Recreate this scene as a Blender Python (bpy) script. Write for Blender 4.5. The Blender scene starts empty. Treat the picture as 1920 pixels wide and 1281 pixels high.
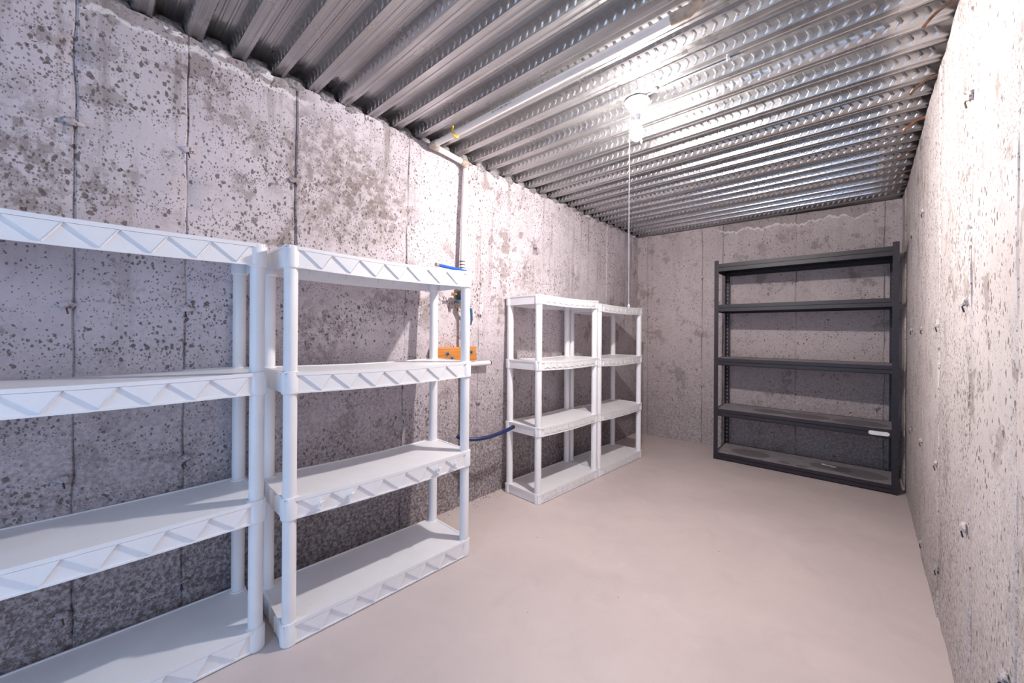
import bpy, math, random
from mathutils import Vector, Matrix, noise
random.seed(7)

# ------------------------------------------------------------------ camera
scene = bpy.context.scene
C = scene.collection
F_PX, YAW, CY, CAM_H, ROLL = 732.83, 0.7331, 624.58, 1.1515, -0.0064
cam_d = bpy.data.cameras.new('camera')
cam = bpy.data.objects.new('camera', cam_d)
C.objects.link(cam)
cam_d.sensor_width = 36.0
cam_d.lens = F_PX / 1920 * 36.0
cam_d.shift_y = -(640.5 - CY) / 1920
cam_d.clip_start = 0.02
fw = Vector((-math.sin(YAW), math.cos(YAW), 0))
rt = Vector((math.cos(YAW), math.sin(YAW), 0))
up = Vector((0, 0, 1))
cr, sr = math.cos(ROLL), math.sin(ROLL)
rc = rt * cr - up * sr
uc = rt * sr + up * cr
cam.matrix_world = Matrix(((rc.x, uc.x, -fw.x, 0), (rc.y, uc.y, -fw.y, 0),
                           (rc.z, uc.z, -fw.z, CAM_H), (0, 0, 0, 1)))
scene.camera = cam

# ------------------------------------------------------------------ world and exposure
w = bpy.data.worlds.new('daylight')
scene.world = w
w.use_nodes = True
w.node_tree.nodes['Background'].inputs[0].default_value = (0.38, 0.63, 1.0, 1)
w.node_tree.nodes['Background'].inputs[1].default_value = 2.2
BULB_STRENGTH = 2650
vs = scene.view_settings
vs.view_transform = 'Standard'
vs.look = 'None'
vs.gamma = 1
vs.use_curve_mapping = False
vs.exposure = 0.34

# ------------------------------------------------------------------ helpers
class MB:
    def __init__(self):
        self.v, self.f = [], []
    def add(self, vs_, fs):
        n = len(self.v)
        self.v += [tuple(p) for p in vs_]
        self.f += [tuple(i + n for i in q) for q in fs]
        return self
    def box(self, a, b):
        (x0, y0, z0), (x1, y1, z1) = a, b
        return self.add([(x0, y0, z0), (x1, y0, z0), (x1, y1, z0), (x0, y1, z0),
                         (x0, y0, z1), (x1, y0, z1), (x1, y1, z1), (x0, y1, z1)],
                        [(3, 2, 1, 0), (4, 5, 6, 7), (0, 1, 5, 4), (1, 2, 6, 5), (2, 3, 7, 6), (3, 0, 4, 7)])
    def bbox(self, a, b, e=0.003):
        """box with chamfered vertical edges and top and bottom rims"""
        (x0, y0, z0), (x1, y1, z1) = a, b
        def ring(d, z):
            return [(x0 + e + d, y0 + d, z), (x1 - e - d, y0 + d, z), (x1 - d, y0 + e + d, z), (x1 - d, y1 - e - d, z),
                    (x1 - e - d, y1 - d, z), (x0 + e + d, y1 - d, z), (x0 + d, y1 - e - d, z), (x0 + d, y0 + e + d, z)]
        return self.rings([ring(e * .5, z0), ring(0, z0 + e), ring(0, z1 - e), ring(e * .5, z1)])
    def rings(self, rs, cap=True):
        n = len(rs[0]); vs_ = [p for r in rs for p in r]; fs = []
        for k in range(len(rs) - 1):
            for i in range(n):
                j = (i + 1) % n
                fs.append((k * n + i, k * n + j, (k + 1) * n + j, (k + 1) * n + i))
        if cap:
            fs.append(tuple(range(n - 1, -1, -1)))
            fs.append(tuple((len(rs) - 1) * n + i for i in range(n)))
        return self.add(vs_, fs)
    def lathe(self, c, prof, n=20, ax='z'):
        """prof: list of (radius, height) along the axis through c"""
        rs = []
        for r, h in prof:
            ring = []
            for i in range(n):
                a = 2 * math.pi * i / n
                u, v = r * math.cos(a), r * math.sin(a)
                if ax == 'z': p = (c[0] + u, c[1] + v, c[2] + h)
                elif ax == 'y': p = (c[0] + v, c[1] + h, c[2] + u)
                else: p = (c[0] + h, c[1] + u, c[2] + v)
                ring.append(p)
            rs.append(ring)
        return self.rings(rs)
    def tube(self, pts, r, n=12):
        pts = [Vector(p) for p in pts]; rs = []; prev = None
        for i, p in enumerate(pts):
            t = (pts[min(i + 1, len(pts) - 1)] - pts[max(i - 1, 0)]).normalized()
            a = prev - t * prev.dot(t) if prev else t.cross(Vector((0.31, 0.17, 0.93)))
            if a.length < 1e-4: a = t.cross(Vector((1, 0, 0)))
            a.normalize(); prev = a; b = t.cross(a)
            rr = r[i] if isinstance(r, (list, tuple)) else r
            rs.append([p + (a * math.cos(2 * math.pi * k / n) + b * math.sin(2 * math.pi * k / n)) * rr for k in range(n)])
        return self.rings(rs)
    def build(self, name, m, parent=None, smooth=False, loc=None, rz=0, ang=40):
        me = bpy.data.meshes.new(name)
        me.from_pydata(self.v, [], self.f)
        me.update()
        if smooth:
            me.polygons.foreach_set('use_smooth', [True] * len(me.polygons))
            me.set_sharp_from_angle(angle=math.radians(ang))
        me.materials.append(m)
        o = bpy.data.objects.new(name, me)
        C.objects.link(o)
        if parent: o.parent = parent
        if loc: o.location = loc
        if rz: o.rotation_euler.z = rz
        return o

def tag(o, label=None, cat=None, group=None, kind=None):
    if label: o['label'] = label
    if cat: o['category'] = cat
    if group: o['group'] = group
    if kind: o['kind'] = kind
    return o

def empty(name, loc=(0, 0, 0), rz=0):
    o = bpy.data.objects.new(name, None); C.objects.link(o)
    o.location = loc; o.rotation_euler.z = rz; o.empty_display_size = 0.1
    return o

def bez(p0, p1, p2, p3, n=12):
    p0, p1, p2, p3 = map(Vector, (p0, p1, p2, p3))
    return [p0 * (1 - t) ** 3 + p1 * 3 * t * (1 - t) ** 2 + p2 * 3 * t * t * (1 - t) + p3 * t ** 3
            for t in [i / n for i in range(n + 1)]]

# ------------------------------------------------------------------ materials
class NT:
    def __init__(self, name):
        self.m = bpy.data.materials.new(name); self.m.use_nodes = True
        self.t = self.m.node_tree; self.b = self.t.nodes['Principled BSDF']
    def n(self, kind, **kw):
        nd = self.t.nodes.new(kind)
        for k, v in kw.items():
            if k == 'ins':
                for i, x in v.items():
                    if hasattr(x, 'is_output'): self.t.links.new(x, nd.inputs[i])
                    else: nd.inputs[i].default_value = x
            else: setattr(nd, k, v)
        return nd
    def pos(self, scale=(1, 1, 1)):
        g = self.n('ShaderNodeNewGeometry')
        return self.n('ShaderNodeVectorMath', operation='MULTIPLY', ins={0: g.outputs['Position'], 1: scale}).outputs[0]
    def noise(self, vec, scale, detail=4, rough=.6, dist=0):
        return self.n('ShaderNodeTexNoise', ins={'Vector': vec, 'Scale': scale, 'Detail': detail, 'Roughness': rough, 'Distortion': dist})
    def ramp(self, fac, lo, hi, a=0., b=1.):
        return self.n('ShaderNodeMapRange', ins={0: fac, 1: lo, 2: hi, 3: a, 4: b}).outputs[0]
    def math(self, op, a, b=0.):
        return self.n('ShaderNodeMath', operation=op, ins={0: a, 1: b}).outputs[0]
    def mix(self, fac, a, b, mode='MIX'):
        nd = self.n('ShaderNodeMix', data_type='RGBA', blend_type=mode)
        for i, x in ((0, fac), (6, a), (7, b)):
            if hasattr(x, 'is_output'): self.t.links.new(x, nd.inputs[i])
            else: nd.inputs[i].default_value = x if i == 0 else (*x, 1) if len(x) == 3 else x
        return nd.outputs[2]
    def out(self, **kw):
        for k, x in kw.items():
            k = k.replace('_', ' ')
            if hasattr(x, 'is_output'): self.t.links.new(x, self.b.inputs[k])
            else: self.b.inputs[k].default_value = (*x, 1) if isinstance(x, tuple) and len(x) == 3 else x
        return self.m
    def bump(self, h, dist=.003, strength=1., prev=None):
        ins = {'Strength': strength, 'Distance': dist, 'Height': h}
        if prev is not None: ins['Normal'] = prev
        return self.n('ShaderNodeBump', ins=ins).outputs[0]

def plain(name, col, rough=.45, metal=0., var=.06, scale=30, bump=0.):
    k = NT(name); p = k.pos()
    nz = k.noise(p, scale, 5).outputs[0]
    c = k.mix(k.ramp(nz, .35, .7), tuple(x * (1 - var) for x in col), tuple(min(1, x * (1 + var)) for x in col))
    kw = dict(Base_Color=c, Roughness=rough, Metallic=metal)
    if bump: kw['Normal'] = k.bump(nz, bump)
    return k.out(**kw)

def concrete(name, light, mid, stain, pits=1., seed=0., lowdark=.35, drip=.5, blobs=(), crust=None):
    """cast wall: pale skin, air holes, patches of brown stain, denser grain low down"""
    k = NT(name); p = k.pos()
    sh = k.n('ShaderNodeVectorMath', operation='ADD', ins={0: p, 1: (seed, seed * .7, seed * 1.3)}).outputs[0]
    warp = k.noise(sh, 9, 3)
    pw = k.n('ShaderNodeVectorMath', operation='MULTIPLY_ADD', ins={0: warp.outputs['Color'], 1: (.05, .05, .05), 2: sh}).outputs[0]
    sep = k.n('ShaderNodeSeparateXYZ', ins={0: p}); zz = sep.outputs[2]
    big = k.noise(sh, 1.7, 5, .6).outputs[0]
    med = k.noise(pw, 6.5, 8, .68).outputs[0]
    fine = k.noise(sh, 95, 3, .7).outputs[0]
    c = k.mix(k.ramp(big, .38, .64), light, mid)
    c = k.mix(k.ramp(fine, .35, .75, 0, .35), c, mid)
    c = k.mix(k.ramp(k.noise(pw, 15, 8, .75).outputs[0], .50, .66, 0, .45), c, tuple(.5 * (x + y) for x, y in zip(mid, stain)))
    # flaked skin patches, hard edged
    fl = k.math('MULTIPLY', k.ramp(med, .555, .60), k.ramp(big, .42, .58))
    c = k.mix(k.math('MULTIPLY', fl, .75), c, stain)
    for (bx_, by_, bz_, br_) in blobs:      # rough brown patches where the skin tore off
        d = k.n('ShaderNodeVectorMath', operation='SUBTRACT', ins={0: pw, 1: (bx_ + seed, by_ + seed * .7, bz_ + seed * 1.3)}).outputs[0]
        ln = k.n('ShaderNodeVectorMath', operation='LENGTH', ins={0: d}).outputs[1]
        tear = k.math('MULTIPLY', k.ramp(k.math('ADD', ln, k.math('MULTIPLY', med, .35)), br_ + .26, br_ + .10), k.ramp(k.noise(pw, 26, 8, .72).outputs[0], .44, .56))
        c = k.mix(k.math('MULTIPLY', tear, .8), c, stain)
    # vertical runs
    pv = k.n('ShaderNodeVectorMath', operation='MULTIPLY', ins={0: sh, 1: (14, 14, .9)}).outputs[0]
    run = k.noise(pv, 1.0, 5, .65).outputs[0]
    rf = k.math('MULTIPLY', k.ramp(run, .54, .70), k.ramp(zz, .9, 2.2, .12, drip))
    c = k.mix(rf, c, stain)
    # damp, coarser concrete near the foot of the wall
    zn = k.math('ADD', zz, k.math('MULTIPLY', big, .9))
    low = k.ramp(zn, 1.75, .65, 0, 1)
    sp = k.noise(sh, 62, 4, .75).outputs[0]
    lowc = k.mix(k.ramp(sp, .42, .60), tuple(x * .36 for x in stain), tuple(x * .80 for x in mid))
    c = k.mix(k.math('MULTIPLY', low, lowdark), c, lowc)
    if crust:      # lime bloom: a wavy white line with damp concrete above it
        ax, lo, hi, z0, amp = crust
        cl = k.noise(k.n('ShaderNodeVectorMath', operation='MULTIPLY', ins={0: p, 1: (1, 1, .15)}).outputs[0], 7, 5, .6).outputs[0]
        dz = k.math('SUBTRACT', zz, k.math('ADD', k.math('MULTIPLY', cl, amp), z0 - amp * .5))
        inr = k.math('MULTIPLY', k.ramp(sep.outputs[ax], lo, lo + .08), k.ramp(sep.outputs[ax], hi, hi - .08))
        c = k.mix(k.math('MULTIPLY', k.math('MULTIPLY', k.ramp(dz, .0, .012), inr), .55), c, stain)
        wd = k.ramp(k.noise(sh, 17, 4).outputs[0], .3, .7, .002, .020)
        band = k.n('ShaderNodeMapRange', ins={0: k.math('ABSOLUTE', dz), 1: wd, 2: k.math('MULTIPLY', wd, .6), 3: 0., 4: 1.}).outputs[0]
        c = k.mix(k.math('MULTIPLY', k.math('MULTIPLY', band, inr), .85), c, (.80, .76, .76))
    # air holes
    hgt = None
    dens = k.ramp(k.noise(sh, 2.3, 2).outputs[0], .30, .62, .70, 1.15)
    for sc, thr, rad, dk in ((22, .88, .26, .70), (46, .62, .34, .88), (80, .34, .40, .85), (135, .18, .43, .72)):
        pp = k.n('ShaderNodeVectorMath', operation='MULTIPLY_ADD', ins={0: k.noise(sh, sc * 1.3, 3).outputs['Color'], 1: (1.0 / sc,) * 3, 2: sh}).outputs[0]
        pp = k.n('ShaderNodeVectorMath', operation='MULTIPLY', ins={0: pp, 1: (1, 1, .72)}).outputs[0]
        vo = k.n('ShaderNodeTexVoronoi', ins={'Vector': pp, 'Scale': sc})
        rnd = k.n('ShaderNodeSeparateColor', ins={0: vo.outputs['Color']})
        r = k.math('MULTIPLY', k.math('MULTIPLY', k.ramp(rnd.outputs[0], thr, 1., 0, rad), dens), pits)
        hole = k.n('ShaderNodeMapRange', ins={0: vo.outputs['Distance'], 1: k.math('MULTIPLY', r, .72), 2: r, 3: 1., 4: 0.}).outputs[0]
        hole = k.math('MULTIPLY', hole, k.math('GREATER_THAN', rnd.outputs[0], thr + .05))
        c = k.mix(k.math('MULTIPLY', hole, dk), c, tuple(x * .55 for x in stain))
        hh = k.math('MULTIPLY', hole, -22. / sc)
        hgt = hh if hgt is None else k.math('ADD', hgt, hh)
    hgt = k.math('ADD', hgt, k.math('MULTIPLY', fine, .25))
    hgt = k.math('ADD', hgt, k.math('MULTIPLY', fl, -.5))
    hgt = k.math('ADD', hgt, k.math('MULTIPLY', k.math('MULTIPLY', sp, low), .8))
    return k.out(Base_Color=c, Roughness=.82, Normal=k.bump(hgt, .004, .9))

M = {}
M['wall_left'] = concrete('concrete_left', (.74, .67, .71), (.55, .485, .51), (.27, .215, .20), 1.1, 0., .85, .85,
    [(-1.95, .88, 1.92, .28), (-1.95, -.12, 1.75, .16), (-1.95, .80, 1.15, .16), (-1.95, 1.15, 1.35, .12), (-1.95, 1.15, 1.85, .15), (-1.95, 2.35, 1.6, .12)], (1, -.05, .75, 2.215, .16))
M['wall_right'] = concrete('concrete_right', (.74, .67, .655), (.60, .54, .52), (.32, .265, .235), 1.05, 5.3, .55, .5)
M['wall_back'] = concrete('concrete_back', (.66, .565, .56), (.55, .47, .465), (.32, .26, .245), .9, 11.7, .60, .3, (), (0, -1.15, .05, 2.185, .20))
M['lump'] = plain('broken_concrete', (.36, .33, .33), .9, 0, .5, 70, .008)
M['crust'] = plain('white_mineral_crust', (.82, .78, .78), .9, 0, .12, 60, .004)

k = NT('floor_concrete'); p = k.pos()
a = k.noise(p, 1.3, 6, .6, .4).outputs[0]; b = k.noise(p, 5.5, 8, .65, .8).outputs[0]; g = k.noise(p, 160, 2).outputs[0]
c = k.mix(k.ramp(a, .36, .66), (.65, .55, .525), (.57, .485, .465))
c = k.mix(k.ramp(b, .52, .70, 0, .30), c, (.52, .435, .42))
c = k.mix(k.ramp(b, .40, .28, 0, .35), c, (.69, .60, .57))
vo = k.n('ShaderNodeTexVoronoi', ins={'Vector': p, 'Scale': 9})
rnd = k.n('ShaderNodeSeparateColor', ins={0: vo.outputs['Color']})
spk = k.math('MULTIPLY', k.math('LESS_THAN', vo.outputs['Distance'], .045), k.math('GREATER_THAN', rnd.outputs[0], .72))
c = k.mix(k.math('MULTIPLY', spk, .6), c, (.24, .18, .17))
M['floor'] = k.out(Base_Color=c, Roughness=k.ramp(b, .3, .7, .46, .62), Normal=k.bump(k.math('ADD', b, k.math('MULTIPLY', g, .05)), .0018, .5))

def galvanised(name, col, rough=.36):
    k = NT(name); p = k.pos((1, 1, 1))
    vo = k.n('ShaderNodeTexVoronoi', ins={'Vector': k.pos((55, 55, 55)), 'Scale': 1.})
    st = k.noise(k.pos((1.2, 160, 160)), 1., 4, .6).outputs[0]
    cl = k.noise(p, 5, 6, .6).outputs[0]
    c = k.mix(k.ramp(st, .35, .7), tuple(x * .80 for x in col), col)
    c = k.mix(k.ramp(cl, .45, .7, 0, .4), c, tuple(x * .72 for x in col))
    vv = k.n('ShaderNodeSeparateColor', ins={0: vo.outputs['Color']}).outputs[0]
    r = k.math('ADD', k.ramp(vv, 0, 1, -.05, .05), k.ramp(cl, .35, .7, rough - .06, rough + .12))
    return k.out(Base_Color=c, Metallic=.93, Roughness=r, Normal=k.bump(st, .0006, .5))
M['deck'] = galvanised('galvanised_deck', (.54, .53, .53), .33)
M['emboss'] = galvanised('galvanised_embossing', (.60, .59, .60), .30)

M['plastic'] = plain('white_plastic', (.86, .845, .86), .38, 0, .025, 8)
M['cream_pipe'] = plain('cream_pvc', (.80, .74, .70), .35, 0, .04, 12)
M['fitting'] = plain('brown_glued_fitting', (.42, .34, .27), .5, 0, .25, 40)
M['pipe_print'] = plain('dark_pipe_print', (.10, .09, .10), .6, 0, .1)
M['yellow'] = plain('yellow_strap', (.80, .50, .05), .5, 0, .15, 80)
M['black'] = plain('black_plastic', (.02, .02, .03), .35, 0, .2)
M['brass'] = plain('brass', (.62, .42, .16), .32, .9, .1)
M['copper'] = plain('copper_pipe', (.48, .22, .14), .4, .8, .2)
M['blue'] = plain('blue_plastic_tube', (.015, .12, .62), .35, 0, .1)
M['navy'] = plain('dark_blue_hose', (.010, .024, .11), .4, 0, .2)
M['teal'] = plain('teal_lever', (.025, .11, .19), .4, 0, .1)
M['steel'] = plain('zinc_steel', (.58, .60, .63), .35, .9, .12, 90)
M['rust'] = plain('rusty_steel', (.16, .085, .055), .8, .3, .4, 60, .002)
M['dark_steel'] = plain('dark_wire', (.05, .05, .08), .5, .6, .2)
M['black_steel'] = plain('black_powder_coat', (.020, .0135, .020), .45, .0, .15, 25)
M['paper'] = plain('paper', (.85, .83, .83), .7, 0, .05)
M['string'] = plain('white_string', (.80, .78, .80), .7, 0, .05)
M['ceramic'] = plain('white_porcelain', (.85, .85, .88), .25, 0, .02)
M['hole'] = plain('slot_dark', (.36, .33, .36), .6, 0, .1)

k = NT('orange_wood'); gr = k.noise(k.pos((55, 4, 55)), 1., 5, .6, .6).outputs[0]
M['wood'] = k.out(Base_Color=k.mix(k.ramp(gr, .35, .68), (.68, .27, .06), (.46, .145, .025)), Roughness=.5, Normal=k.bump(gr, .001, .5))

k = NT('lit_bulb_glass')
tc = k.n('ShaderNodeTexCoord'); bz = k.n('ShaderNodeSeparateXYZ', ins={0: tc.outputs['Object']}).outputs[2]
M['bulb'] = k.out(Base_Color=(1., 1., 1.), Emission_Color=(1., .94, .915), Roughness=.3,
                  Emission_Strength=k.ramp(bz, -.130, -.168, .02 * BULB_STRENGTH, BULB_STRENGTH))   # led bulb: shines mostly from its dome

# dusty shelf boards of the black rack, with rings left by pots
def dusty(name, rings):
    k = NT(name); p = k.pos()
    nz = k.noise(p, 14, 6, .65).outputs[0]
    c = k.mix(k.ramp(nz, .35, .7), (.36, .325, .34), (.27, .245, .255))
    for (x, y, rx, ry) in rings:
        d = k.n('ShaderNodeVectorMath', operation='SUBTRACT', ins={0: p, 1: (x, y, 0)}).outputs[0]
        d = k.n('ShaderNodeVectorMath', operation='MULTIPLY', ins={0: d, 1: (1 / rx, 1 / ry, 0)}).outputs[0]
        ln = k.n('ShaderNodeVectorMath', operation='LENGTH', ins={0: d}).outputs[1]
        ln = k.math('ADD', ln, k.math('MULTIPLY', nz, .08))
        c = k.mix(k.ramp(ln, 1.06, .98, 0, .55), c, (.085, .072, .082))
    return k.out(Base_Color=c, Roughness=.75)
M['board'] = dusty('dusty_board', [])
M['board_low'] = dusty('dusty_board_with_rings', [(-.77, 4.13, .155, .12), (-.02, 4.12, .17, .12), (-.50, 4.03, .045, .035), (-.38, 4.01, .04, .03), (-.2, 4.14, .14, .10)])
M['board_mid'] = dusty('dusty_board_with_spots', [(-.62, 4.14, .13, .10), (-.36, 4.12, .16, .11), (-.02, 4.1, .17, .12)])

# ------------------------------------------------------------------ the room
ZC = 2.267
Y0, YBL, YBR = -0.95, 4.350, 4.464
XR = 0.231
def wl_x(y, z):
    """left wall face: leans out a little at the foot, runs slightly askew"""
    t = (y - 1.0) / 3.35
    top = -1.909 - .0456 * t
    foot = -1.992 + .03 * max(0, min(1, t))
    return foot + (top - foot) * (z / ZC)
def wb_y(x):
    return YBL + (YBR - YBL) * (x + 1.955) / 2.186

floor = MB().box((-2.4, Y0 - .8, -.12), (XR + .3, 4.9, 0)).build('floor', M['floor'])
tag(floor, kind='structure')

def nz3(x, y, z, s): return noise.noise(Vector((x, y, z)) * s)

def wall_panels(wall, kind, joints, mat, zt=ZC, step=.03):
    """one cast panel between each pair of form joints, edges ragged and set back"""
    for j in range(len(joints) - 1):
        s0, s1 = joints[j], joints[j + 1]
        off = random.uniform(-.004, .004)
        ns = max(4, int((s1 - s0) / step)); nz_ = int(zt / step)
        m = MB(); ring = []
        for iz in range(nz_ + 1):
            z = zt * iz / nz_
            row = []
            for i in range(ns + 1):
                # columns crowd at the joints
                t = i / ns
                if i == 1: t = .0055 / (s1 - s0)
                if i == ns - 1: t = 1 - .0055 / (s1 - s0)
                s = s0 + (s1 - s0) * t
                e = 1. if i in (0, ns) else 0.
                sj = s + (.006 * nz3(s0 if i < ns / 2 else s1, 3.1, z, 7) if e or i in (1, ns - 1) else 0)
                d = off + .0035 * nz3(s, z, j * 3.3, 3.) + .0022 * nz3(s, z, 9.1 + j, 13)
                d -= e * max(.001, .0065 + .0075 * nz3(s, z, 2., 5) + .004 * nz3(s, z, 4., 23)) * (.6 if kind == 'right' else 1)
                zz = z
                if iz == nz_: zz = z + (.012 if kind == 'left' else .003) * nz3(s, 4.4, 1., 16) - .004
                if iz >= nz_ - 3:
                    d += (.010 if kind == 'left' else .003) * nz3(s, z, 5.5, 19) * (iz - nz_ + 4) / 4
                if kind == 'left': q = (wl_x(sj, zz) + d, sj, zz)
                elif kind == 'right': q = (XR - d, sj, zz)
                else: q = (sj, wb_y(sj) - d, zz)
                row.append(q)
            ring.append(row)
        n = ns + 1; V = [q for r in ring for q in r]; Fs = []
        for a_ in range(nz_):
            for b_ in range(ns):
                f = (a_ * n + b_, a_ * n + b_ + 1, (a_ + 1) * n + b_ + 1, (a_ + 1) * n + b_)
                Fs.append(f if kind == 'left' else f if kind == 'back' else f[::-1])
        # close to a slab: edges run back into the wall
        back = {'left': (-.05, 0, 0), 'right': (.05, 0, 0), 'back': (0, .05, 0)}[kind]
        per = [(0, b_) for b_ in range(n)] + [(a_, ns) for a_ in range(1, nz_ + 1)] + [(nz_, b_) for b_ in range(ns - 1, -1, -1)] + [(a_, 0) for a_ in range(nz_ - 1, 0, -1)]
        base = len(V)
        for (a_, b_) in per:
            q = ring[a_][b_]; V.append((q[0] + back[0], q[1] + back[1], q[2] + back[2]))
        L = len(per)
        for i in range(L):
            i2 = (i + 1) % L
            p1 = per[i][0] * n + per[i][1]; p2 = per[i2][0] * n + per[i2][1]
            Fs.append((p1, base + i, base + i2, p2) if kind != 'right' else (p2, base + i2, base + i, p1))
        if kind == 'left': Fs = [f for f in Fs]
        m.add(V, Fs)
        o = m.build('concrete_panel', mat, wall, smooth=True, ang=35)

wall_left = MB().add([(wl_x(Y0, 0) - .03, Y0, 0), (wl_x(Y0, ZC) - .03, Y0, ZC + .06), (wl_x(4.6, ZC) - .03, 4.6, ZC + .06), (wl_x(4.6, 0) - .03, 4.6, 0),
                      (-2.25, Y0, 0), (-2.25, Y0, ZC + .06), (-2.25, 4.6, ZC + .06), (-2.25, 4.6, 0)],
                     [(0, 1, 2, 3), (7, 6, 5, 4), (1, 0, 4, 5), (2, 1, 5, 6), (3, 2, 6, 7), (0, 3, 7, 4)]).build('wall_left', M['wall_left'])
tag(wall_left, kind='structure')
wall_panels(wall_left, 'left', [Y0, -.62, -.008, .275, .66, 1.248, 1.831, 2.42, 3.0, 3.6, 4.2, 4.36], M['wall_left'])
wall_right = MB().box((XR + .025, Y0, 0), (XR + .28, 4.6, ZC + .06)).build('wall_right', M['wall_right'])
tag(wall_right, kind='structure')
wall_panels(wall_right, 'right', [Y0, -.6, 0., .61, 1.285, 1.743, 2.354, 2.95, 3.55, 4.15, 4.47], M['wall_right'])
wall_back = MB().add([(-2.25, wb_y(-2.25) + .03, 0), (.5, wb_y(.5) + .03, 0), (.5, 4.8, 0), (-2.25, 4.8, 0),
                      (-2.25, wb_y(-2.25) + .03, ZC + .06), (.5, wb_y(.5) + .03, ZC + .06), (.5, 4.8, ZC + .06), (-2.25, 4.8, ZC + .06)],
                     [(3, 2, 1, 0), (4, 5, 6, 7), (0, 1, 5, 4), (1, 2, 6, 5), (2, 3, 7, 6), (3, 0, 4, 7)]).build('wall_back', M['wall_back'])
tag(wall_back, kind='structure')
wall_panels(wall_back, 'back', [-1.99, -1.838, -1.265, -1.07, -.467, .126, .235], M['wall_back'])
# entrance wall behind the camera, with an unseen doorway added to let daylight in
wf = MB()
DX0, DX1, DZ = -1.45, .12, 2.08
wf.box((-2.25, Y0 - .2, 0), (DX0, Y0, ZC + .06)).box((DX1, Y0 - .2, 0), (XR + .28, Y0, ZC + .06)).box((DX0, Y0 - .2, DZ), (DX1, Y0, ZC + .06))
tag(wf.build('wall_front', M['wall_right']), kind='structure')

# ------------------------------------------------------------------ steel deck ceiling
PITCH, RIB0 = .1444, .146
DEP = .047
ceiling = MB().box((-2.25, Y0 - .2, ZC + DEP + .004), (XR + .28, 4.8, ZC + .3)).build('ceiling', M['lump'])
tag(ceiling, kind='structure')
XA, XB = -1.99, XR + .035
def rib_profile(c):
    b, s, z0, z1 = .0225, .011, ZC, ZC + DEP
    h = PITCH / 2
    t0, t1 = c + b + s, c + PITCH - b - s   # next recess flat
    g = .0022
    return [(c - b, z0), (c - .010, z0), (c - .007, z0 + g), (c + .007, z0 + g), (c + .010, z0), (c + b, z0),
            (t0, z1), (t0 + .018, z1), (t0 + .021, z1 - g), (t0 + .027, z1 - g), (t0 + .030, z1),
            (t1 - .030, z1), (t1 - .027, z1 - g), (t1 - .021, z1 - g), (t1 - .018, z1), (t1, z1)]
k0, k1 = -7, 30
sheets = []
kk = k0
while kk < k1:
    prof = []
    for q in range(kk, min(kk + 4, k1)):
        prof += rib_profile(RIB0 + q * PITCH)
    nxt = rib_profile(RIB0 + min(kk + 4, k1) * PITCH)
    prof.append(nxt[0])
    prof = [(min(y, 4.50), z) for y, z in prof if y > Y0 - .1]
    m = MB(); V = []
    xs = [XA + (XB - XA) * i / 10 for i in range(11)]
    for x in xs:
        for (y, z) in prof: V.append((x, y, z ))
    n = len(prof)
    Fs = [(i * n + j, i * n + j + 1, (i + 1) * n + j + 1, (i + 1) * n + j) for i in range(10) for j in range(n - 1)]
    m.add(V, Fs)
    sh = m.build('deck_sheet', M['deck'], ceiling, smooth=True, ang=12)
    so = sh.modifiers.new('thickness', 'SOLIDIFY'); so.thickness = .0010; so.offset = -1
    # pressed chevrons along both flanks of every rib
    m = MB(); EP = .036
    for q in range(kk, min(kk + 4, k1)):
        c0 = RIB0 + q * PITCH
        if c0 < -.35 or c0 > 4.45: continue
        for sd in (-1, 1):
            base = Vector((0, c0 + sd * .0225, ZC)); top = Vector((0, c0 + sd * .0335, ZC + DEP))
            upv = (top - base); nrm = Vector((0, sd * upv.z, -sd * upv.y * 1.)).normalized()
            if nrm.y * sd < 0: nrm = -nrm
            x = XA + .06
            while x < XB - .05:
                pts = []
                for (u, v) in ((.000, .14), (.010, .50), (.000, .86)):
                    o_ = base + upv * v + Vector((x + u, 0, 0))
                    hgt = .0042 if v == .5 else .0026
                    pts.append((o_ + Vector((-.0075, 0, 0)) - nrm * .0005, o_ + nrm * hgt, o_ + Vector((.0075, 0, 0)) - nrm * .0005))
                e0 = base + upv * .06 + Vector((x - .002, 0, 0)) - nrm * .0005
                e1 = base + upv * .94 + Vector((x - .002, 0, 0)) - nrm * .0005
                V = [q_ for t in pts for q_ in t] + [e0, e1]
                Fs = []
                for a_ in (0, 3):
                    Fs += [(a_, a_ + 3, a_ + 4, a_ + 1), (a_ + 1, a_ + 4, a_ + 5, a_ + 2)]
                Fs += [(9, 0, 1), (9, 1, 2), (10, 7, 6), (10, 8, 7)]
                if sd > 0: Fs = [f[::-1] for f in Fs]
                m.add(V, Fs)
                x += EP
    if m.v:
        eo = m.build('embossing', M['emboss'], sh, smooth=True, ang=70)
        eo['kind'] = 'stuff'
    kk += 4

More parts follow.
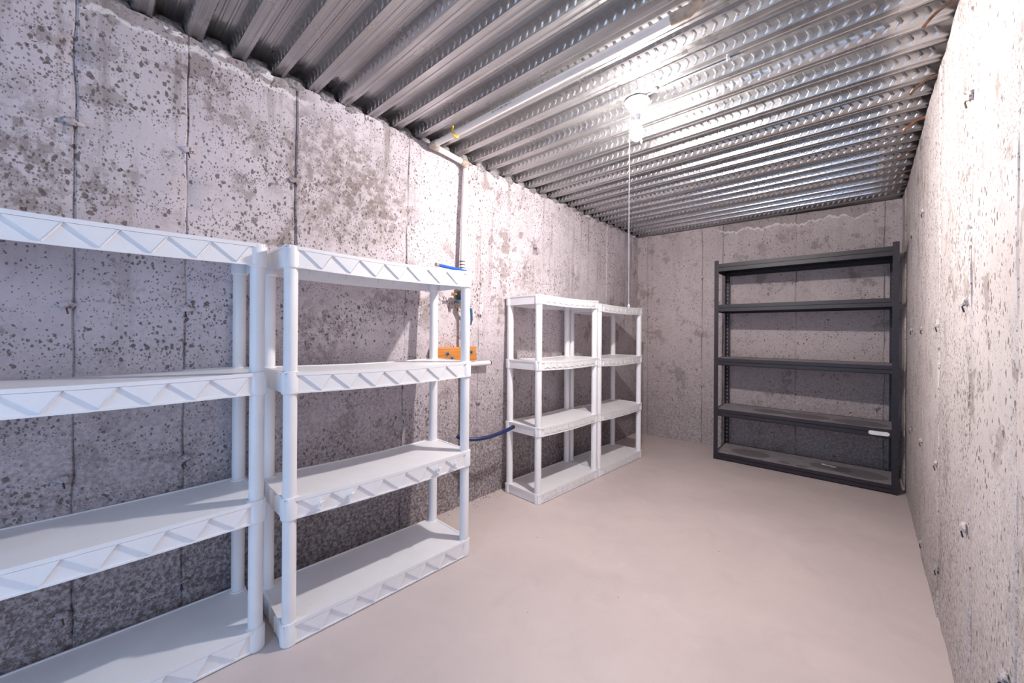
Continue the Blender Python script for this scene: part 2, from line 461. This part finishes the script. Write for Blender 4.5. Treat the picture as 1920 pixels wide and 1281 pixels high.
# ------------------------------------------------------------------ broken concrete along the wall heads
def lump(name, c, r, mat, parent, seed, amp=.35, nu=14, nv=9):
    m = MB(); rs = []; c = Vector(c)
    for j in range(nv + 1):
        ph = math.pi * (j + .25) / (nv + .5)
        ring = []
        for i in range(nu):
            th = 2 * math.pi * i / nu
            d = Vector((math.sin(ph) * math.cos(th), math.sin(ph) * math.sin(th), math.cos(ph)))
            s = 1 + amp * (noise.noise(d * 1.7 + Vector((seed, seed * .37, 0))) + .55 * noise.noise(d * 4.3 + Vector((seed, 3.3, 0))))
            ring.append((c[0] + d.x * r[0] * s, c[1] + d.y * r[1] * s, c[2] - d.z * r[2] * s))
        rs.append(ring)
    return m.rings(rs).build(name, mat, parent, smooth=True, ang=50)
for q in range(-3, 29):
    yc = RIB0 + (q + .5) * PITCH
    if yc > 4.34: continue
    x = wl_x(yc, ZC) - .022
    lump('concrete_plug', (x, yc, ZC + .002), (.030, .050, .034), M['lump'], wall_left, q * 1.7)
    lump('concrete_crumb', (x + .012, yc + random.uniform(-.04, .04), ZC - random.uniform(.005, .02)), (.016, .03, .014), M['crust'] if random.random() < .35 else M['lump'], wall_left, q * 2.9, .6)
    lump('concrete_plug', (XR + .030, yc, ZC + .004), (.026, .046, .030), M['lump'], wall_right, q * 1.3 + 50)

# form ties: a knob of concrete and the stub of its wire, cast into the walls
def tie(wall, pos, nrm, s=1., seed=0):
    p = Vector(pos); nrm = Vector(nrm)
    lump('tie_knob', p + nrm * .004, (.024 * s if abs(nrm.x) < .5 else .011 * s, .026 * s if abs(nrm.x) > .5 else .011 * s, .014 * s), wall.data.materials[0], wall, seed * 3.1, .5)
    q = p + Vector((0, 0, -.012 * s))
    MB().tube([q - nrm * .005, q + nrm * .010 * s, q + nrm * .013 * s + Vector((0, 0, -.005)), q + nrm * .011 * s + Vector((.002, .003, -.024 * s))], .0026 * s, 6).build('tie_wire', M['dark_steel'] if seed % 3 else M['rust'], wall, smooth=True)
TL = [(-.012, 1.826), (.278, 1.84), (.655, 1.835), (-.025, 1.235), (.275, 1.235), (.665, 1.215), (1.248, 1.28), (1.831, 1.28), (-.03, .66), (.28, .655), (1.248, .66), (1.835, .68), (-.03, .20), (.275, .17), (2.42, 1.83), (2.42, 1.24), (3.0, 1.24)]
for i, (y, z) in enumerate(TL): tie(wall_left, (wl_x(y, z), y, z), (1, 0, 0), .85, i)
TR = [(1.78, 1.255), (1.775, .58), (1.77, .08), (1.33, .42), (2.37, 1.20), (2.40, .62), (2.36, .20), (2.95, 1.19), (2.97, .60), (2.93, .08), (3.56, 1.19), (3.6, .55), (2.95, 1.80), (3.55, 1.80), (1.76, 1.86)]
for i, (y, z) in enumerate(TR): tie(wall_right, (XR, y, z), (-1, 0, 0), .9, i + 40)
for i, (x, z) in enumerate([(-1.265, .62), (-1.265, 1.75), (-.467, .62), (.08, .55)]): tie(wall_back, (x, wb_y(x), z), (0, -1, 0), .9, i + 80)

# bent rods left in the head of the right wall
RODS = [(1.93, 'bent brown rod at right wall head, furthest from the back wall', .16), (2.44, 'bent brown rod at right wall head, between the furthest rod and the orange one', .15), (2.87, 'orange rusty bent rod poking from head of right wall', .17),
        (3.32, 'bent dark rod at right wall head, third rod before the back wall', .17), (3.73, 'bent dark rod at right wall head, second rod before the back wall', .17), (4.06, 'bent dark rod at right wall head, last rod before the back wall', .16)]
for i, (y, lab, ln) in enumerate(RODS):
    p0 = (XR + .03, y, 2.262); p3 = (XR - .085, y + .025, 2.218)
    o = MB().tube(bez(p0, (XR - .02, y + .002, 2.266), (XR - .055, y + .012, 2.258), p3, 10), .0052, 8).build('bent_rod', plain('rod_rust', (.30, .12, .05), .8, .3, .4, 60) if i == 2 else M['rust'], smooth=True)
    tag(o, lab, 'rod', 'rods in the wall head')

# ------------------------------------------------------------------ white plastic shelving
def tray_mesh(W, D, hsk, style, sag):
    """one moulded tray, origin at the front left post centre on its underside;
       local x runs to the back, local y along the front (front face looks to -x... built below)"""
    R = .030 if style == 'zigzag' else .0275
    m = MB(); NS = 16; T = .0045
    def zs(t): return -sag * math.sin(math.pi * max(0, min(1, t)))
    # outer outline: front x=+R (towards the room), back x=-(D+R)
    ys = [-.014 + (W + .028) * i / NS for i in range(NS + 1)]
    def strip(pa, pb):
        """solid bar following the sag; pa/pb give (x0,z0),(x1,z1) corners"""
        rs = []
        for i, y in enumerate(ys):
            s = zs(i / NS)
            rs.append([(pa[0], y, pa[1] + s), (pb[0], y, pa[1] + s), (pb[0], y, pb[1] + s), (pa[0], y, pb[1] + s)])
        m.rings(rs)
    xf, xb = .022, -(D + .022)
    strip((xb, hsk - T), (xf, hsk))                       # deck
    strip((xf - T, 0), (xf, hsk - T))                     # front skirt
    strip((xb, 0), (xb + T, hsk - T))                     # back skirt
    strip((xf, hsk - .010), (xf + .006, hsk + .003))      # overhanging front lip
    strip((xb - .003, hsk - .006), (xb + .003, hsk + .004))
    strip((xf, 0), (xf + .004, .006))                     # bottom bead
    for y in (-.014 - .008, W + .014 + .008 - T):         # end skirts
        m.box((xb, y, 0), (xf, y + T, hsk))
        m.box((xb + .001, y - .003, hsk - .006), (xf - .001, y + T + .003, hsk + .003))
    for yy in (-.022, W + .014):                           # close deck to the ends
        m.box((xb, yy, hsk - T), (xf, yy + .008, hsk))
    # stiffening ribs under the deck
    for i in range(1, 10):
        y = W * i / 10; s = zs(i / 10)
        m.box((xb + T, y - .0015, .35 * hsk + s), (xb + T + .006, y + .0015, hsk - T + s))
        m.box((xf - T - .006, y - .0015, .35 * hsk + s), (xf - T, y + .0015, hsk - T + s))
    if style == 'zigzag':
        for i in range(4):                                 # folded end skirts
            x = xf - .03 - (D - .02) * i / 4
            for yy, sgn in ((-.022, -1), (W + .022, 1)):
                m.add([(x, yy, .004), (x - .035, yy, .004), (x - .035, yy, hsk - .008), (x, yy, hsk - .008), (x - .012, yy + sgn * .005, .006), (x - .012, yy + sgn * .005, hsk - .010)],
                      [(0, 4, 5, 3), (4, 1, 2, 5), (3, 5, 2), (0, 1, 4)])
    # corner sockets
    for px in (0, -D):
        for py in (0, W):
            m.lathe((px, py, 0), [(R - .003, -.004), (R, 0), (R, hsk - .002), (R - .003, hsk + .004), (R - .014, hsk + .005)], 20)
    return m

def relief_mesh(W, hsk, style, sag):
    m = MB(); xf = .022
    def s(y): return -sag * math.sin(math.pi * (y + .014) / (W + .028))
    if style == 'zigzag':
        n = 7; P = (W - .06) / n; d = .0055
        for i in range(n):
            a, b = .034 + P * i, .034 + P * (i + .62); c_ = .034 + P * (i + 1) - .004
            zt, zb = hsk - .011, .008
            V = []
            for x in (xf - .001, xf + d):
                V += [(x, a, zt + s(a)), (x, b, zb + s(b)), (x, c_, zt + s(c_))]
            m.add(V, [(3, 4, 5), (0, 1, 4, 3), (1, 2, 5, 4), (2, 0, 3, 5)])
            e = .003                                       # thin ridge along the rising edge
            m.rings([[(xf, b - e, zb + s(b)), (xf + d + .0022, b, zb + s(b)), (xf, b + e, zb + s(b))],
                     [(xf, c_ - e, zt + s(c_)), (xf + d + .0022, c_, zt + s(c_)), (xf, c_ + e, zt + s(c_))]])
    else:
        n = 9; P = (W - .06) / n
        for i in range(n):
            a, b = .032 + P * i, .032 + P * (i + 1) - .007
            N = 6; V = []; zt = hsk - .011
            for x in (xf - .001, xf + .0058):
                for q in range(N + 1):
                    y = a + (b - a) * q / N
                    V.append((x, y, zt + s(y)))
                for q in range(N, -1, -1):
                    y = a + (b - a) * q / N
                    V.append((x, y, .010 + .012 * math.sin(math.pi * q / N) + s(y)))
            L = 2 * N + 2
            Fs = [tuple(range(2 * L - 1, L - 1, -1))] + [(q, (q + 1) % L, L + (q + 1) % L, L + q) for q in range(L)]
            m.add(V, Fs)
    return m

def shelf_unit(loc, rz, W, D, levels, hsk, style, label, sag=.006, sags=None):
    root = empty('shelving_unit', loc, rz)
    tag(root, label, 'shelf', 'white plastic shelving units')
    trays = []
    base = tray_mesh(W, D, hsk, style, sag).build('shelf_tray', M['plastic'], root, smooth=True, ang=30)
    rel = relief_mesh(W, hsk, style, sag).build('skirt_relief', M['plastic'], base)
    flat = tray_mesh(W, D, hsk, style, .0).build('shelf_tray', M['plastic'], root, smooth=True, ang=30)
    rel2 = relief_mesh(W, hsk, style, 0).build('skirt_relief', M['plastic'], flat)
    flat.location.z = levels[0] + .004
    for i, z in enumerate(levels[1:]):
        if i == 0: o, r = base, rel
        else:
            o = base.copy(); C.objects.link(o); o.parent = root
            r = rel.copy(); C.objects.link(r); r.parent = o
        o.location.z = z; trays.append(o)
    trays = [flat] + trays
    post = None
    for i in range(3):
        h0, h1 = levels[i] + hsk - .01, levels[i + 1] + .012
        mesh = None
        for px in (0, -D):
            for py in (0, W):
                if mesh is None:
                    o = MB().lathe((0, 0, 0), [(.022, 0), (.0235, .02), (.0235, .03), (.0235, h1 - h0 - .02), (.022, h1 - h0)], 20).build('post', M['plastic'], root, smooth=True, ang=30)
                    mesh = o
                else:
                    o = mesh.copy(); C.objects.link(o); o.parent = root
                o.location = (px, py, h0)
    return root, trays

LVA = [0.0, .463, .925, 1.388]
LVB = [0.0, .452, .900, 1.350]
A1 = math.radians(-2.4); W12, D12 = .822, .285
# unit 1: its far front post stands at (-1.638, .438)
c1, s1 = math.cos(A1), math.sin(A1)
shelf_unit((-1.640 - (-s1) * W12, .436 - c1 * W12, 0), A1, W12, D12, LVA, .076, 'zigzag',
           'white plastic four-tier shelving unit with zigzag skirts and no knobs, beside the knobbed unit')
u2, t2 = shelf_unit((-1.575, .526, 0), A1, W12, D12, LVA, .076, 'zigzag',
                    'white plastic four-tier shelving unit with four small knobs on one skirt, under the pipe', .009)
shelf_unit((-1.635, 2.086, 0), math.radians(-3.0), .678, .272, LVB, .060, 'scallop',
           'white plastic four-tier unit with scalloped skirts, touched by the dark blue hose', .008)
shelf_unit((-1.597, 2.827, 0), math.radians(-3.0), .680, .272, [z * .985 for z in LVB], .060, 'scallop',
           'white plastic four-tier unit with scalloped skirts, standing next to the back wall', .008)
# cross-shaped knobs on the second tray from the floor of the second unit
for y in (.095, .215, .635, .73):
    m = MB()
    m.lathe((.026, y, .040), [(.005, -.002), (.005, .018), (.0075, .021), (.005, .026)], 10, 'x')
    m.box((.039, y - .017, .0365), (.0435, y + .017, .0435)).box((.039, y - .0035, .024), (.0435, y + .0035, .056))
    o = m.build('knob', M['plastic'], t2[1])

# ------------------------------------------------------------------ black steel rack
BX0, BX1, BY0, BY1, BH = -1.032, .188, 3.945, 4.355, 1.83
rack = empty('storage_rack', ((BX0 + BX1) / 2, (BY0 + BY1) / 2, 0))
tag(rack, 'black steel five-shelf storage rack with dusty boards against the back wall', 'rack')
ox, oy = rack.location.x, rack.location.y
pw, th = .036, .0025
def L(v): return (v[0] - ox, v[1] - oy, v[2])
for sx in (0, 1):
    for sy in (0, 1):
        x0 = BX0 if sx == 0 else BX1; y0 = BY0 if sy == 0 else BY1
        dx = 1 if sx == 0 else -1; dy = 1 if sy == 0 else -1
        m = MB()
        def bx(a, b_):
            lo = [min(a[i], b_[i]) for i in range(3)]; hi = [max(a[i], b_[i]) for i in range(3)]
            m.box(L(lo), L(hi))
        bx((x0, y0, 0), (x0 + dx * pw, y0 + dy * th, BH))
        bx((x0, y0 + dy * th, 0), (x0 + dx * th, y0 + dy * pw, BH))
        post = m.build('post', M['black_steel'], rack)
        # keyhole slots show on the inner faces
        m = MB(); z = .09
        while z < BH - .05:
            xa = x0 + dx * th
            lo = (min(xa, xa + dx * .0006), min(y0 + dy * .013, y0 + dy * .021), z); hi = (max(xa, xa + dx * .0006), max(y0 + dy * .013, y0 + dy * .021), z + .018)
            m.box(L(lo), L(hi))
            if sy == 1:
                yb = y0 - th
                m.box(L((min(x0 + dx * .013, x0 + dx * .021), yb - .0006, z)), L((max(x0 + dx * .013, x0 + dx * .021), yb, z + .018)))
            z += .038
        m.build('slot_row', M['hole'], post)['kind'] = 'stuff'
for i, (z0, z1) in enumerate([(.004, .066), (.402, .466), (.868, .932), (1.358, 1.424), (1.728, 1.800)]):
    for y0, dy in ((BY0, 1), (BY1, -1)):
        m = MB(); ya, yb = y0 + dy * th, y0 + dy * (th + .003)
        m.box(L((BX0 + pw * .4, min(ya, yb), z0)), L((BX1 - pw * .4, max(ya, yb), z1)))
        yc = y0 + dy * .028
        m.box(L((BX0 + .01, min(ya, yc), z0 + .5 * (z1 - z0))), L((BX1 - .01, max(ya, yc), z0 + .5 * (z1 - z0) + .003)))
        m.box(L((BX0 + .01, min(ya, yc), z0)), L((BX1 - .01, min(ya, yc) + .012 if dy > 0 else max(ya, yc), z0 + .003)))
        m.build('beam', M['black_steel'], rack)
    for x0, dx in ((BX0, 1), (BX1, -1)):
        xa, xb = x0 + dx * th, x0 + dx * (th + .003)
        MB().box(L((min(xa, xb), BY0 + .012, z0)), L((max(xa, xb), BY1 - .012, z1))).build('side_beam', M['black_steel'], rack)
    MB().bbox(L((BX0 + .007, BY0 + .007, z1 - .014)), L((BX1 - .007, BY1 - .007, z1 - .002)), .002).build('board', M['board_low'] if i == 0 else M['board_mid'] if i == 1 else M['board'], rack)
    if i == 1:   # pale oval plate on the front beam
        m = MB(); ring0, ring1 = [], []
        for q in range(24):
            a = 2 * math.pi * q / 24
            cx = .043 if math.cos(a) > 0 else -.043
            px, pz = cx + .015 * math.cos(a), .015 * math.sin(a)
            ring0.append(L((.085 + px, BY0 + th, (z0 + z1) / 2 - .004 + pz))); ring1.append(L((.085 + px * .98, BY0 + th - .0025, (z0 + z1) / 2 - .004 + pz * .98)))
        lb = m.rings([ring0, ring1]).build('name_plate', M['paper'], rack)
        lb['label'] = 'pale oval plate on the black beam'
m = MB()
V = []
for i in range(9):
    for j in range(3):
        V.append((-.26 + .012 * i + .004 * nz3(i, j, 1, 2), 4.16 + .014 * j - .004 * i + .004 * nz3(i, j, 5, 2), .0705 + .006 * abs(nz3(i, j, 2, 1.3))))
m.add(V, [(i * 3 + j, (i + 1) * 3 + j, (i + 1) * 3 + j + 1, i * 3 + j + 1) for i in range(8) for j in range(2)])
po = m.build('paper_scrap', M['paper'])
so = po.modifiers.new('thickness', 'SOLIDIFY'); so.thickness = .001
tag(po, 'small crumpled white paper scrap on bottom board of black rack', 'paper')

# ------------------------------------------------------------------ lamp
lamp = empty('ceiling_lamp', (-.812, 1.785, ZC - .001))
tag(lamp, 'white porcelain lampholder with a bare lit bulb under the steel deck', 'lamp')
MB().lathe((0, 0, 0), [(.055, 0), (.058, -.006), (.056, -.013), (.047, -.020), (.032, -.028), (.025, -.038), (.022, -.055), (.021, -.066), (.018, -.067)], 32).build('lamp_base', M['ceramic'], lamp, smooth=True)
MB().lathe((0, 0, -.066), [(.0165, 0), (.0165, -.005), (.015, -.007), (.0165, -.010), (.015, -.013), (.0165, -.016), (.015, -.019), (.0165, -.022), (.0145, -.034)], 20).build('bulb_cap', M['steel'], lamp, smooth=True)
MB().lathe((0, 0, -.098), [(.0145, .002), (.0165, -.010), (.0215, -.024), (.0275, -.040), (.0300, -.055), (.0285, -.070), (.022, -.083), (.012, -.090), (.003, -.092)], 28).build('light_bulb', M['bulb'], lamp, smooth=True, ang=80)
m = MB()
for i in range(9): m.lathe((.012, .026, -.072 - i * .012), [(.0006, .006), (.0022, .003), (.0022, -.003), (.0006, -.006)], 8)
m.lathe((.012, .026, -.182), [(.001, .006), (.0035, 0), (.0035, -.014), (.001, -.018)], 10)
m.build('pull_chain', M['steel'], lamp, smooth=True)
MB().tube([(.004, -.030, -.022), (-.016, -.034, -.06), (-.022, -.034, -.20), (-.021, -.034, -.60), (-.020, -.034, -.975)], .0021, 6).build('pull_string', M['string'], lamp, smooth=True)
MB().lathe((-.020, -.034, -.985), [(.002, .012), (.005, .006), (.006, -.010), (.004, -.018), (.001, -.020)], 12).build('pull_tip', M['string'], lamp, smooth=True)
# feed cable clipped along the deck rib
cable = empty('lamp_cable', (-.735, 1.762, ZC))
tag(cable, 'thin grey cable running along the deck rib from the lampholder', 'cable')
m = MB(); m.tube([(-.016, .0, -.006), (.02, -.002, -.005), (.12, -.008, -.0045), (.33, -.008, -.0045), (.36, -.006, -.003)], .0042, 8); m.build('cable_sheath', M['steel'], cable, smooth=True)
for x in (.03, .325): MB().bbox((x - .007, -.020, -.012), (x + .007, .006, .002), .003).build('cable_clip', M['steel'], cable)

# ------------------------------------------------------------------ water pipe
pr = .0165
PX = wl_x(1.64, 1.9) + .030
pipe = empty('water_pipe', (0, 0, 0))
tag(pipe, 'cream plastic pipe running under the steel deck and down the left wall', 'pipe')
PZ = 2.237
e1 = Vector((-1.868, 1.372, PZ)); e2 = Vector((-1.880, 1.640, PZ - .013))
MB().tube([e1 + Vector((.02, 0, 0)), (-1.2, 1.372, PZ), (-.47, 1.370, PZ)], pr, 18).build('ceiling_run', M['cream_pipe'], pipe, smooth=True)
MB().tube([e1 + Vector((0, .02, 0)), e2 - Vector((0, .02, 0))], pr, 18).build('wall_run', M['cream_pipe'], pipe, smooth=True)
MB().tube([e2 - Vector((0, 0, .02)), (-1.893, 1.633, 1.85), (-1.895, 1.628, 1.455)], pr, 18).build('drop_pipe', M['cream_pipe'], pipe, smooth=True)
m = MB(); r2 = pr + .005
m.tube([e1 + Vector((.045, 0, 0)), e1 + Vector((.012, 0, 0)), e1, e1 + Vector((0, .012, 0)), e1 + Vector((0, .04, 0))], [r2, r2, r2 * .95, r2, r2], 16)
m.build('elbow', M['fitting'], pipe, smooth=True)
m = MB(); m.tube([e2 + Vector((0, -.04, 0)), e2 + Vector((0, -.012, 0)), e2, e2 + Vector((0, 0, -.012)), e2 + Vector((0, 0, -.035))], [r2, r2, r2 * .95, r2, r2], 16)
m.build('elbow', M['fitting'], pipe, smooth=True)
MB().tube([(-.50, 1.370, PZ), (-.44, 1.370, PZ), (-.42, 1.370, PZ + .012), (-.42, 1.370, PZ + .07)], [r2, r2, r2, r2], 14).build('elbow', M['fitting'], pipe, smooth=True)
for x in (-1.66,):
    m = MB(); pts = []
    for i in range(12):
        a = math.radians(-30 + 240 * i / 11)
        pts.append((x + .006 * math.sin(a), 1.372 - math.cos(a) * (pr + .004), PZ - math.sin(a) * (pr + .004)))
    pts = [(x, 1.372 - .018, PZ + .035)] + [q for q in pts] 
    m.tube(pts, .0055, 8).build('pipe_strap', M['yellow'], pipe, smooth=True)
m = MB()
for i in range(12):   # faint factory print on the pipe
    x = -1.36 + i * .011
    m.box((x, 1.372 - pr - .0006, PZ - .005), (x + random.choice((.003, .006)), 1.372 - pr + .002, PZ + .001))
m.build('factory_print', M['pipe_print'], pipe)['kind'] = 'stuff'
for z in (1.605, 1.585, 1.565, 1.525):
    MB().lathe((-1.895, 1.629, z), [(pr + .0012, 0), (pr + .0012, -.007)], 16).build('printed_band', M['pipe_print'], pipe)

# tap, lever and copper tail below
tap = empty('hose_tap', (-1.895, 1.628, 1.30))
tag(tap, 'brass hose tap with black knob and teal lever on the wall pipe', 'tap')
MB().lathe((0, 0, 0), [(.014, .155), (.020, .15), (.020, .11), (.016, .105), (.018, .06), (.022, .05), (.022, .02), (.014, .01), (.011, .0)], 16).build('tap_body', M['brass'], tap, smooth=True)
MB().lathe((.02, -.025, .085), [(.012, .012), (.024, .006), (.029, -.006), (.028, -.022), (.020, -.034), (.009, -.038)], 20, 'y').build('black_knob', M['black'], tap, smooth=True)
MB().lathe((.02, -.065, .088), [(.009, .006), (.009, -.010), (.006, -.011), (.006, -.022), (.010, -.023), (.010, -.030)], 12, 'y').build('brass_spout', M['brass'], tap, smooth=True)
MB().bbox((.008, -.055, .034), (.026, -.034, .062), .006).build('blue_tag', M['teal'], tap)
m = MB(); m.tube([(.02, .012, .02), (.03, .052, .0), (.033, .054, -.06), (.030, .050, -.10)], [.008, .0085, .0075, .004], 10); m.build('lever', M['teal'], tap, smooth=True)
MB().tube([(0, 0, .012), (.0, .022, -.04), (.0, .028, -.20), (.002, .028, -.235)], .0105, 12).build('copper_tail', M['copper'], tap, smooth=True)
MB().tube([(0.01, .012, -.20), (.012, .014, -.26)], .007, 10).build('blue_tail', M['blue'], tap, smooth=True)
low = MB().tube([(-1.925, 1.665, .965), (-1.942, 1.685, .60), (-1.95, 1.69, .16)], .0125, 12).build('drain_pipe', M['copper'], smooth=True)
tag(low, 'copper pipe running down the wall below the orange wooden block', 'pipe')

blk = empty('wooden_block', (wl_x(1.6, 1.02), 1.59, 1.015))
tag(blk, 'orange wooden block with three square washers holding the wall pipe', 'block')
MB().bbox((0.001, -.172, -.045), (.060, .170, .045), .006).build('block_body', M['wood'], blk)
for (y, z, a) in ((-.075, .006, .5), (-.042, -.024, .15), (.118, .010, .3)):
    c_, s_ = math.cos(a), math.sin(a); m = MB(); h = .014
    q = [(y + c_ * u - s_ * v, z + s_ * u + c_ * v) for u, v in ((-h, -h), (h, -h), (h, h), (-h, h))]
    m.rings([[(.0601, *p_) for p_ in q], [(.0625, *p_) for p_ in q]])
    ws = m.build('washer', M['steel'], blk)
    MB().lathe((.0625, y, z), [(.0075, 0), (.0075, .003), (.004, .005)], 6, 'x').build('bolt_head', M['dark_steel'], ws)

stub = empty('pipe_stub', (wl_x(1.7, .95) + .045, 1.45, .945))
tag(stub, 'short white plastic pipe lying level under the orange wooden block', 'pipe')
MB().tube([(0, -.02, 0), (-.004, .24, 0), (-.008, .455, 0)], .0165, 16).build('pipe_length', M['cream_pipe'], stub, smooth=True)
MB().lathe((-.008, .455, 0), [(.0168, -.004), (.0168, .004), (.012, .0045)], 16, 'y').build('open_end', M['black'], stub, smooth=True)
for y in (.03, .30): MB().box((-.062, y - .01, -.019), (.001, y + .01, -.0155)).build('bracket', M['steel'], stub)

lev = MB().tube([(-1.872, 1.640, 1.538), (-1.866, 1.60, 1.540), (-1.856, 1.41, 1.548)], .0095, 12).build('blue_lever', M['blue'], pipe, smooth=True)
MB().tube([(-1.8565, 1.412, 1.548), (-1.856, 1.394, 1.549)], .0105, 12).build('lever_tip', M['fitting'], lev, smooth=True)

hose = empty('blue_hose', (-1.80, 1.66, .478))
tag(hose, 'dark blue hose end arching from behind one shelving unit to the next', 'hose')
MB().tube(bez((-.10, -.06, .02), (.0, -.03, -.01), (.02, .14, -.005), (.02, .335, .030), 14), .0125, 12).build('hose_wall', M['navy'], hose, smooth=True)
MB().lathe((.02, .335, .030), [(.0135, -.012), (.0135, .004), (.008, .0045)], 12, 'y').build('hose_end', M['black'], hose, smooth=True)

# ------------------------------------------------------------------ crumbs along the foot of the left wall
m = MB()
for i in range(160):
    y = random.uniform(1.45, 2.03) if i < 110 else random.uniform(3.62, 4.25)
    x = wl_x(y, 0) + abs(random.gauss(0, .035)) + .004
    s = random.uniform(.002, .007)
    V = [(x + random.uniform(-s, s), y + random.uniform(-s, s), 0) for _ in range(3)] + [(x, y, s * 1.2)]
    m.add(V, [(0, 1, 3), (1, 2, 3), (2, 0, 3), (2, 1, 0)])
cr_ = m.build('concrete_crumbs', M['lump'])
tag(cr_, 'pale concrete crumbs scattered along the foot of the left wall', 'crumbs', kind='stuff')
